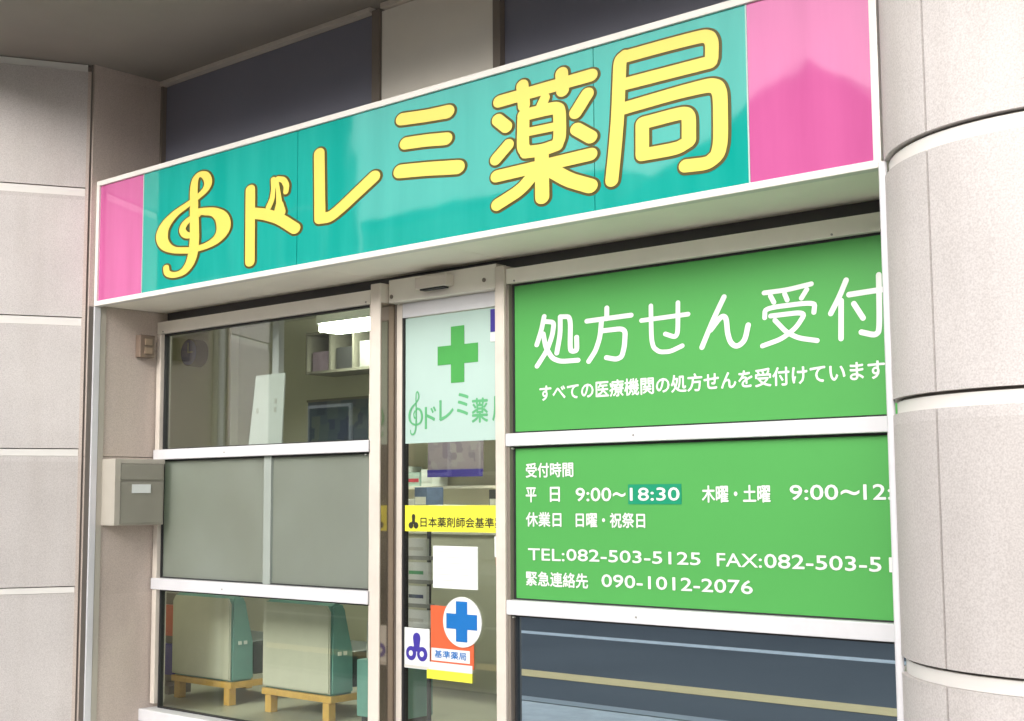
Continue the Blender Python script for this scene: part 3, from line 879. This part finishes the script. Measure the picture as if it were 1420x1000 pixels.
g2 = board('window_print', -3.862, -1.690, 0.759, 1.404, GY, M['green'], 'lower green window print with white opening hours and telephone numbers', 'window sign')
boxes('time_patch', [(-3.255, -2.996, GY - 0.002, GY - 0.0002, 1.162, 1.242)], M['teal_patch'], g2)
bm = bmesh.new()
ty = GY - 0.0028
for s, x0, x1, z0, z1, bo in (
    ('受付時間', -3.802, -3.538, 1.276, 1.340, .022), ('平', -3.803, -3.742, 1.170, 1.235, .022), ('日', -3.667, -3.612, 1.172, 1.236, .022),
    ('9:00', -3.527, -3.340, 1.174, 1.231, .02), ('~', -3.332, -3.268, 1.192, 1.211, .02), ('18:30', -3.246, -3.004, 1.176, 1.229, .02),
    ('木曜・土曜', -2.900, -2.596, 1.168, 1.235, .022), ('9:00', -2.515, -2.318, 1.177, 1.233, .02), ('~', -2.308, -2.235, 1.194, 1.214, .02), ('12:', -2.220, -2.112, 1.177, 1.233, .02),
    ('休業日', -3.803, -3.605, 1.066, 1.129, .022), ('日曜・祝祭日', -3.528, -3.172, 1.066, 1.128, .022),
    ('TEL:', -3.792, -3.590, .923, .974, .012), ('082-503-5125', -3.580, -2.912, .926, .976, .02),
    ('FAX:', -2.838, -2.640, .925, .976, .012), ('082-503-51', -2.630, -2.118, .925, .978, .02),
    ('緊急連絡先', -3.805, -3.466, .814, .877, .022), ('090-1012-2076', -3.396, -2.682, .825, .877, .02)):
    text_into(bm, s, x0, x1, z0, z1, ty, 0, bo)
flat_mesh('lettering', bm, M['white'], g2)

# ================================================================ NOTICES ON THE DOOR
DY = 0.055
def cross(bm, cx, cz, w, h, ax_w, ax_h, y0, y1, mi=0):
    a, b = ax_w / 2, ax_h / 2
    w2, h2 = w / 2, h / 2
    face_prism(bm, [(cx - a, cz - h2), (cx + a, cz - h2), (cx + a, cz - b), (cx + w2, cz - b), (cx + w2, cz + b), (cx + a, cz + b), (cx + a, cz + h2), (cx - a, cz + h2), (cx - a, cz + b), (cx - w2, cz + b), (cx - w2, cz - b), (cx - a, cz - b)], y0, y1, mi)

po = board('door_poster', -4.580, -3.935, 1.448, 2.045, DY, M['mint'], 'pale mint poster with a green cross and small green lettering on the door', 'poster')
bm = bmesh.new(); cross(bm, -4.237, 1.850, 0.256, 0.262, 0.084, 0.088, DY - 0.002, DY - 0.0005)
link_mesh('cross', bm, M['cross_green'], po)
bm = bmesh.new()
for s, x0, z1, x1, z0 in (('ド', -4.451, 1.617, -4.375, 1.512), ('レ', -4.356, 1.643, -4.262, 1.545), ('ミ', -4.243, 1.670, -4.168, 1.565), ('薬', -4.150, 1.642, -4.048, 1.528), ('局', -4.024, 1.645, -3.938, 1.528)):
    text_into(bm, s, x0, x1, z0, z1, DY - 0.0012, 0, 0.02)
ax, chs = SIGN_GLYPHS['clef']
xs = [p[0] for c in chs for p in c]; zs = [p[1] for c in chs for p in c]
mx, mz = (min(xs) + max(xs)) / 2, (min(zs) + max(zs)) / 2
kx = 0.083 / (max(xs) - min(xs)); kz = 0.20 / (max(zs) - min(zs))
glyph(bm, (ax * kx / kz, chs), DY - 0.0012, 0, 0.0, smooth_chain, xf=lambda p: (-4.510 + (p[0] - mx) * kx, 1.590 + (p[1] - mz) * kz, p[2] * kz * 0.75), lift=0.00005)
flat_mesh('lettering', bm, M['soft_green'], po)

def trefoil(bm, cx, cz, w, h, y0, y1, mi=0):
    """the round-headed three-lobed emblem: one upright lobe over two round feet"""
    r = w * 0.235
    face_prism(bm, [(cx - w * .13, cz + h * .02), (cx + w * .13, cz + h * .02), (cx + w * .17, cz + h * .30)] + [(cx + w * .17 * math.cos(t), cz + h * .34 + w * .17 * math.sin(t)) for t in [math.pi * k / 8 for k in range(9)]] + [(cx - w * .17, cz + h * .30)], y0, y1, mi)
    for s in (-1, 1):
        face_prism(bm, disc(cx + s * w * .26, cz - h * .26, r, r, 20), y0 - 0.0002 * (s + 2), y1, mi)
    face_prism(bm, [(cx - w * .30, cz - h * .18), (cx - w * .1, cz + h * .05), (cx + w * .1, cz + h * .05), (cx + w * .30, cz - h * .18)], y0 - 0.0009, y1, mi)

ys = board('yellow_strip', -4.582, -3.935, 1.036, 1.157, DY, M['strip_yellow'], 'yellow strip of small black lettering across the middle of the door', 'notice')
bm = bmesh.new(); trefoil(bm, -4.524, 1.082, 0.064, 0.070, DY - 0.002, DY - 0.0005)
link_mesh('emblem', bm, M['black'], ys)
bm = bmesh.new(); text_into(bm, '日本薬剤師会基準薬局', -4.478, -3.900, 1.056, 1.103, DY - 0.0012, 0, 0.015)
for f in list(bm.faces):
    pass
flat_mesh('lettering', bm, M['black'], ys)
pp = board('paper_notice', -4.397, -4.117, 0.780, 0.972, DY, M['paper'], 'blank white sheet of paper stuck on the door below the yellow strip', 'notice')
bm = bmesh.new()
for k in range(6):
    z = 0.945 - k * 0.026
    B(bm, -4.370, -4.150 - 0.02 * (k % 3), DY - 0.0008, DY - 0.0002, z, z + 0.003)
link_mesh('faint_line', bm, M['paper_grey'], pp)

em = board('emblem_sticker', -4.588, -4.420, 0.405, 0.590, DY, M['paper'], 'small white sticker with a violet three-lobed emblem low on the door', 'sticker')
bm = bmesh.new(); trefoil(bm, -4.502, 0.505, 0.140, 0.120, DY - 0.002, DY - 0.0005)
o = link_mesh('emblem', bm, M['purple'], em)
for s in (-1, 1):
    bm = bmesh.new()
    face_prism(bm, disc(-4.502 + s * 0.036, 0.474, 0.013, 0.013, 16), DY - 0.0042, DY - 0.003)
    link_mesh('emblem_dot', bm, M['paper'], em)
bm = bmesh.new(); B(bm, -4.585, -4.424, DY - 0.001, DY - 0.0002, 0.408, 0.420); link_mesh('border', bm, M['paper_grey'], em)

osn = board('cross_sign', -4.412, -4.142, 0.428, 0.700, DY, M['orange'], 'orange door sign with a blue cross on a white disc and a yellow foot', 'sign')
bm = bmesh.new(); face_prism(bm, disc(-4.208, 0.634, 0.119, 0.112, 48), DY - 0.006, DY - 0.0005); link_mesh('disc', bm, M['white'], osn)
bm = bmesh.new(); cross(bm, -4.210, 0.636, 0.190, 0.180, 0.070, 0.068, DY - 0.0075, DY - 0.0062); link_mesh('cross', bm, M['blue'], osn)
bm = bmesh.new(); B(bm, -4.405, -4.165, DY - 0.0022, DY - 0.0005, 0.452, 0.508); link_mesh('caption_plate', bm, M['white'], osn)
bm = bmesh.new(); text_into(bm, '基準薬局', -4.385, -4.185, 0.465, 0.500, DY - 0.0028, 0, 0.02); flat_mesh('lettering', bm, M['blue'], osn)
bm = bmesh.new(); B(bm, -4.420, -4.150, DY - 0.0018, DY - 0.0005, 0.410, 0.444); link_mesh('white_foot', bm, M['white'], osn)
bm = bmesh.new(); B(bm, -4.434, -4.150, DY - 0.0026, DY + 0.002, 0.368, 0.409); link_mesh('yellow_foot', bm, M['strip_yellow'], osn)

bs = board('blue_sticker', -4.030, -3.950, 1.935, 2.038, DY - 0.004, M['navy'], 'small navy blue sticker at the top right corner of the mint poster', 'sticker')
boxes('white_foot', [(-4.030, -3.950, DY - 0.0048, DY - 0.0005, 1.890, 1.933)], M['paper'], bs)
rs = board('hanging_tag', -4.012, -3.952, 0.930, 1.020, DY - 0.003, M['paper'], 'small white and orange tag at the right end of the yellow strip', 'tag')
boxes('orange_foot', [(-4.004, -3.952, DY - 0.0035, DY + 0.001, 0.895, 0.929)], M['orange'], rs)

# ================================================================ SMALL FITTINGS
sn = empty('motion_sensor', (-4.31, 0.0, 2.16), 'small beige sensor box on the header over the door', 'sensor')
boxes('case', [(-4.410, -4.207, -0.055, -0.001, 2.158, 2.212)], M['alu'], sn, bev=0.006)
boxes('lens', [(-4.385, -4.232, -0.045, -0.010, 2.150, 2.157)], M['gasket'], sn)

lb = empty('letterbox', (-6.505, -0.17, 1.047), 'grey steel letterbox with a white name plate on the wall beside the window', 'letterbox')
boxes('body', [(-6.574, -6.450, -0.330, -0.008, 1.050, 1.413)], M['letterbox_side'], lb, bev=0.006)
boxes('door', [(-6.449, -6.440, -0.292, -0.020, 1.060, 1.288)], M['letterbox'], lb, bev=0.003)
boxes('flap', [(-6.449, -6.438, -0.292, -0.020, 1.298, 1.385)], M['letterbox'], lb, bev=0.003)
boxes('rim', [(-6.449, -6.436, -0.330, -0.296, 1.052, 1.411), (-6.449, -6.443, -0.294, -0.010, 1.388, 1.411)], M['letterbox_side'], lb)
boxes('name_plate', [(-6.439, -6.435, -0.222, -0.104, 1.226, 1.274)], M['paper'], lb)

ch = empty('door_chime', (-6.535, -0.085, 1.99), 'small brown fitting high on the return wall beside the window', 'fitting')
boxes('case', [(-6.574, -6.525, -0.132, -0.036, 1.990, 2.118)], M['rust'], ch, bev=0.005)
boxes('button', [(-6.524, -6.515, -0.105, -0.060, 2.060, 2.095), (-6.524, -6.515, -0.105, -0.060, 2.010, 2.045)], M['rust_light'], ch)

# ================================================================ INSIDE THE SHOP
def make_chair(loc, rz, label):
    t = empty('armchair', loc, label, 'chair', 'waiting room chairs')
    ORG[t.name] = Vector((0, 0, 0))          # parts are built round the chair's own origin
    w = 0.290
    bm = bmesh.new(); profile_x(bm, [(0, .135), (.165, .135), (.150, .36), (.10, .60), (.075, .622), (.02, .622), (0.0, .605)], -w, w)
    es = [e for e in bm.edges]
    bmesh.ops.bevel(bm, geom=es, offset=0.012, segments=2, affect='EDGES')
    back_ = link_mesh('backrest', bm, M['teal_vinyl'], t)
    bm = bmesh.new()
    pts = [(-w + .006, .145), (w - .006, .145), (w - .006, .58), (w - .03, .612), (-w + .03, .612), (-w + .006, .58)]
    face_prism(bm, pts, -0.012, -0.001)
    bmesh.ops.bevel(bm, geom=[e for e in bm.edges if abs(e.verts[0].co.y - e.verts[1].co.y) < 1e-6 and e.verts[0].co.y < -0.01], offset=0.006, segments=2, affect='EDGES')
    link_mesh('back_panel', bm, M['cream'], back_)
    bm = bmesh.new()
    for y in (.045, .085): B(bm, w - 0.002, w + .006, y, y + .022, .345, .365)
    link_mesh('stud', bm, M['paper'], back_)
    bm = bmesh.new(); B(bm, -w + .01, w - .01, .168, .56, .16, .36, 0.03)
    link_mesh('seat', bm, M['dark_vinyl'], t)
    bm = bmesh.new(); B(bm, -w - .004, w + .004, -.006, .03, .098, .133, 0.003); B(bm, -w - .004, -w + .03, .031, .56, .098, .133, .003); B(bm, w - .03, w + .004, .031, .56, .098, .133, .003)
    link_mesh('seat_rail', bm, M['wood'], t)
    for sx in (-1, 1):
        for y in (.0, .50):
            bm = bmesh.new()
            B(bm, sx * (w - .045) - .026, sx * (w - .045) + .026, y, y + .05, 0, .097, .004)
            link_mesh('leg', bm, M['wood'], t)
    t.rotation_euler.z = rz
    return t

c1 = make_chair((-6.720, 0.46, 0.0), 0.0, 'cream backed teal chair on wooden legs at the left end of the shop window')
def copy_tree(o, parent=None):
    c = o.copy(); COL.objects.link(c); c.parent = parent
    for k in list(o.children): copy_tree(k, c)
    return c
c2 = copy_tree(c1); c2.location = (-5.850, 0.46, 0.0); c2['label'] = 'cream backed teal chair nearest the middle of the shop window, right of its twin'
cb = empty('teal_stand_in', (-5.33, 0.70, 0.0), 'unidentified low teal object with a pale grey box on top, right of the teal chairs', 'cabinet')  # stand-in for an object of unknown kind, teal below and grey above
boxes('body', [(-5.47, -5.17, 0.56, 0.84, 0.03, 0.33)], M['teal_vinyl'], cb, bev=0.008)
boxes('plinth', [(-5.45, -5.19, 0.58, 0.82, 0.0, 0.029)], M['charcoal'], cb)
boxes('top_box', [(-5.44, -5.20, 0.60, 0.80, 0.331, 0.53)], M['paper_grey'], cb, bev=0.01)

nb = empty('notice_board', (-5.61, 0.05, 1.472), 'white blank notice card leaning behind the upper window pane', 'notice')
bm = bmesh.new()
face_prism(bm, [(-5.798, 1.4725), (-5.522, 1.4725), (-5.533, 1.852), (-5.775, 1.850)], 0.072, 0.078)
bmesh.ops.rotate(bm, verts=bm.verts[:], cent=(0, 0.075, 1.4725), matrix=Matrix.Rotation(R(-4), 3, 'X'))
link_mesh('card', bm, M['paper'], nb)
for x, z in ((-5.60, 1.645), (-5.60, 1.69), (-5.75, 1.645)):
    bm = bmesh.new()
    B(bm, x, x + .018, 0.0685, 0.0712, z, z + .028)
    bmesh.ops.rotate(bm, verts=bm.verts[:], cent=(0, 0.075, 1.4725), matrix=Matrix.Rotation(R(-4), 3, 'X'))
    link_mesh('pin', bm, M['paper_grey'], nb)

lp = empty('ceiling_lamp', (-6.9, 2.05, 2.52), 'lit fluorescent ceiling lamp inside the upper left window', 'ceiling lamp')
boxes('housing', [(-7.46, -5.0, 1.95, 2.17, 2.452, 2.621)], M['white'], lp, bev=0.004)
boxes('diffuser', [(-7.44, -5.02, 1.96, 2.16, 2.392, 2.451)], M['tube'], lp, bev=0.01)

ck = empty('wall_clock', (-9.69, 2.40, 2.33), 'round blue wall clock inside near the left edge of the upper window', 'clock')
bm = bmesh.new(); face_prism(bm, disc(-9.695, 2.447, 0.118), 2.430, 2.548); link_mesh('rim', bm, M['charcoal'], ck)
bm = bmesh.new(); face_prism(bm, disc(-9.695, 2.447, 0.110), 2.424, 2.429); link_mesh('face', bm, M['clock_blue'], ck)
bm = bmesh.new(); B(bm, -9.70, -9.69, 2.418, 2.422, 2.447, 2.53); B(bm, -9.70, -9.63, 2.418, 2.422, 2.442, 2.452); link_mesh('hand', bm, M['grey'], ck)

sh = empty('wall_cabinet', (-7.6, 2.3, 2.14), 'pale open wall cabinet under the lamp inside the upper window', 'cabinet')
boxes('case', [(-7.93, -6.9, 2.25, 2.548, 2.130, 2.150), (-7.93, -6.9, 2.25, 2.548, 2.43, 2.45), (-7.93, -6.9, 2.52, 2.547, 2.151, 2.429)] +
      [(x, x + .02, 2.25, 2.519, 2.151, 2.429) for x in (-7.93, -7.66, -7.40, -7.15, -6.92)], M['dim_case'], sh)
random.seed(3)
for x in (-7.90, -7.63, -7.37, -7.12):
    it = boxes('file_box', [(x + .02, x + .20, 2.28, 2.48, 2.1505, 2.1505 + random.uniform(.12, .24))], M[random.choice(['grey', 'mauve', 'dim_case', 'charcoal'])], org=(x + .1, 2.38, 2.15))
    k = {-7.90: 'leftmost file box on the wall cabinet', -7.63: 'second file box from the left on the wall cabinet', -7.37: 'third file box from the left on the wall cabinet', -7.12: 'rightmost file box on the wall cabinet'}[x]
    tag(it, k, 'file box', 'file boxes on the wall cabinet')

bp = empty('wall_poster', (-7.87, 2.54, 1.63), 'wide dark blue poster on the back wall seen through the upper window', 'poster')
boxes('sheet', [(-8.24, -7.50, 2.540, 2.548, 1.630, 1.945)], M['blue_print'], bp)
boxes('edging', [(-8.26, -7.48, 2.543, 2.5485, 1.61, 1.629), (-8.26, -7.48, 2.543, 2.5485, 1.946, 1.965)], M['dim_case'], bp)

bo = empty('wall_notice', (-8.9, 2.54, 1.6), 'small dark sketch pinned low on the wall behind the upper window', 'notice')
boxes('sheet', [(-8.98, -8.72, 2.541, 2.548, 1.60, 1.83)], M['wall_in'], bo)
boxes('sketch', [(-8.93, -8.84, 2.537, 2.540, 1.68, 1.80), (-8.84, -8.75, 2.537, 2.540, 1.64, 1.70)], M['grey'], bo)

ct = empty('counter', (-6.2, 2.1, 0), 'long grey shop counter seen through the door glass', 'counter')
boxes('top', [(-7.2, -4.2, 1.72, 2.52, 0.96, 1.0)], M['beige'], ct, bev=0.004)
boxes('front', [(-7.15, -4.25, 1.78, 2.50, 0.0, 0.958)], M['wall_in'], ct)
dp = empty('wall_poster', (-6.41, 2.54, 1.33), 'mauve poster hanging from the shelf seen through the door under the mint poster', 'poster')
boxes('sheet', [(-6.62, -6.10, 2.26, 2.268, 1.36, 1.62)], M['mauve_print'], dp)
boxes('bar', [(-6.62, -6.10, 2.254, 2.259, 1.33, 1.38)], M['navy'], dp)
items = [(-6.72, 2.10, .16, .18, 'paper_grey', 'tall grey carton at the left end of the counter'), (-6.50, 2.15, .12, .26, 'slate_blue', 'slate blue carton on the counter left of the white one'),
         (-6.28, 2.10, .20, .14, 'paper', 'low white carton in the middle of the counter'), (-6.03, 2.12, .09, .10, 'red', 'small red carton on the counter'), (-5.80, 2.15, .15, .24, 'charcoal', 'black monitor shaped case at the right of the counter')]
for x, y, w_, h_, mt, lab in items:
    it = empty('carton', (x, y, 1.0), lab, 'carton', 'cartons on the counter')
    boxes('box', [(x - w_ / 2, x + w_ / 2, y - .08, y + .08, 1.0005, 1.0 + h_)], M[mt], it, bev=0.004)
    boxes('tape', [(x - w_ / 2 + .01, x + w_ / 2 - .01, y - .084, y - .081, 1.0 + h_ * .55, 1.0 + h_ * .75)], M['paper_grey'], it)

ps_ = empty('product_shelf', (-6.3, 2.4, 1.45), 'open shelf of small medicine boxes on the back wall behind the door', 'shelf')
boxes('board', [(-7.25, -5.2, 2.30, 2.53, 1.640, 1.660)], M['beige'], ps_)
boxes('board', [(-7.25, -5.2, 2.30, 2.53, 1.250, 1.270)], M['beige'], ps_)
boxes('side', [(-7.27, -7.251, 2.30, 2.53, 1.20, 1.95)], M['beige'], ps_)
random.seed(11)
for lev in (1.2705, 1.6605):
    x = -7.22
    while x < -5.3:
        w_ = random.uniform(.06, .13); h_ = random.uniform(.09, .26)
        if not (lev < 1.3 and -6.66 < x < -6.05):
            it = empty('medicine_box', (x + w_ / 2, 2.4, lev), 'small medicine box standing in a row on the back wall shelf', 'box', 'medicine boxes on the shelf')
            boxes('carton', [(x, x + w_, 2.34, 2.50, lev, lev + h_)], M[random.choice(['paper', 'paper', 'paper_grey', 'mauve', 'slate_blue', 'orange', 'mint', 'pinkish'])], it)
            boxes('printed_band', [(x + .004, x + w_ - .004, 2.336, 2.339, lev + h_ * .3, lev + h_ * .55)], M[random.choice(['navy', 'cross_green', 'grey', 'red', 'paper'])], it)
        x += w_ + random.uniform(.004, .03)

RX, RY = -4.715, 0.30
rk = empty('leaflet_rack', (RX, RY, 0), 'leaflet rack with pale leaflets on a black pole behind the door glass', 'rack')
bm = bmesh.new(); tube(bm, (RX + .02, RY + .03, 0.03), (RX + .02, RY + .03, 1.04), 0.011); B(bm, RX - .13, RX + .15, RY - .11, RY + .17, 0, 0.03, 0.004)
link_mesh('pole', bm, M['charcoal'], rk)
for k in range(4):
    z = 0.545 + k * 0.115
    boxes('pocket', [(RX - .085, RX + .085, RY - .036, RY + .004, z, z + .018)], M['grey'], rk)
    lf = boxes('leaflet', [(RX - .078, RX + .074 - .012 * (k % 2), RY - .030, RY - .012, z + .0185, z + .103)], M['white'], org=(RX, RY, z))
    bm = bmesh.new(); B(bm, RX - .06, RX + .04, RY - .0308, RY - .0302, z + .045, z + .062)
    link_mesh('printed_band', bm, M[('paper_grey', 'blue_print', 'soft_green', 'paper_grey')[k]], lf)
    tag(lf, ['lowest pale leaflet in the rack behind the door', 'second pale leaflet from the bottom of the rack', 'second pale leaflet from the top of the rack', 'topmost pale leaflet in the rack behind the door'][k], 'leaflet', 'leaflets in the rack')

mg = empty('magazine_stand', (-7.25, 0.55, 0), 'low magazine stand with orange and dark covers at the left edge of the lower window', 'stand')
boxes('frame', [(-7.60, -7.10, 0.62, 0.66, 0.0, 0.60), (-7.60, -7.10, 0.50, 0.62, 0.0, 0.05)], M['brown_alu'], mg)
for (z, mt, lab) in ((0.34, 'orange', 'orange magazine in the low stand inside the window'), (0.10, 'navy', 'dark blue magazine in the low stand inside the window')):
    it = boxes('magazine', [(-7.42, -7.18, 0.585, 0.615, z, z + .19)], M[mt], org=(-7.3, 0.6, z)); tag(it, lab, 'magazine')
for (x, z) in ((-7.42, .31), (-7.42, .07)):
    pass

# ================================================================ ACROSS THE STREET (seen only in the reflections)
def house(name, x0, x1, y0, y1, h, label, mat, gable=0.0, peak=None, rows=2, cols=4, cat='house', plan=None):
    t = empty(name, ((x0 + x1) / 2, y1, -0.05), label, cat, 'buildings across the street')
    bm = bmesh.new(); prism(bm, plan or [(x0, y0), (x1, y0), (x1, y1), (x0, y1)], -0.1, h)
    link_mesh('wall', bm, mat, t)
    if gable:
        pk = peak if peak is not None else (x0 + x1) / 2
        bm = bmesh.new(); face_prism(bm, [(x0 - .3, h + .003), (x1 + .3, h + .003), (pk, h + gable)], y0 - .2, y1 + .3)
    else:
        bm = bmesh.new(); prism(bm, plan or [(x0, y0), (x1, y0), (x1, y1), (x0, y1)], h + .002, h + .25)
    link_mesh('roof', bm, M['roof'], t)
    for r_ in range(rows):
        for c_ in range(cols):
            cx = x0 + (x1 - x0) * (c_ + .5) / cols
            cz = 0.9 + (h - 1.2) * (r_ + .25) / rows
            f = boxes('window', [(cx - .75, cx + .75, y1 + .001, y1 + .06, cz, cz + 1.3)], M['white'], t)
            boxes('pane', [(cx - .68, cx + .68, y1 + .062, y1 + .075, cz + .07, cz + 1.23)], M['house_glass'], f)
    return t
house('apartment_block', -46, -21.75, -26, -16, 19.0, 'tall brown apartment block across the street', M['house_wall_b'], rows=4, cols=7, cat='building', plan=[(-46, -16), (-21.75, -16), (-36, -28), (-46, -28)])
house('flat_roofed_house', -21.6, -14.6, -25, -16, 7.0, 'low flat roofed grey house across the street beside the apartment block', M['house_wall'], rows=2, cols=3)
house('gabled_house', -14.4, -8.4, -25, -16, 6.3, 'gabled grey house across the street', M['house_wall'], gable=2.0, peak=-10.4, rows=2, cols=3)
house('corner_house', -8.0, 6.0, -25, -16, 5.6, 'wide low brown house across the street', M['house_wall_b'], gable=1.6, rows=2, cols=5)
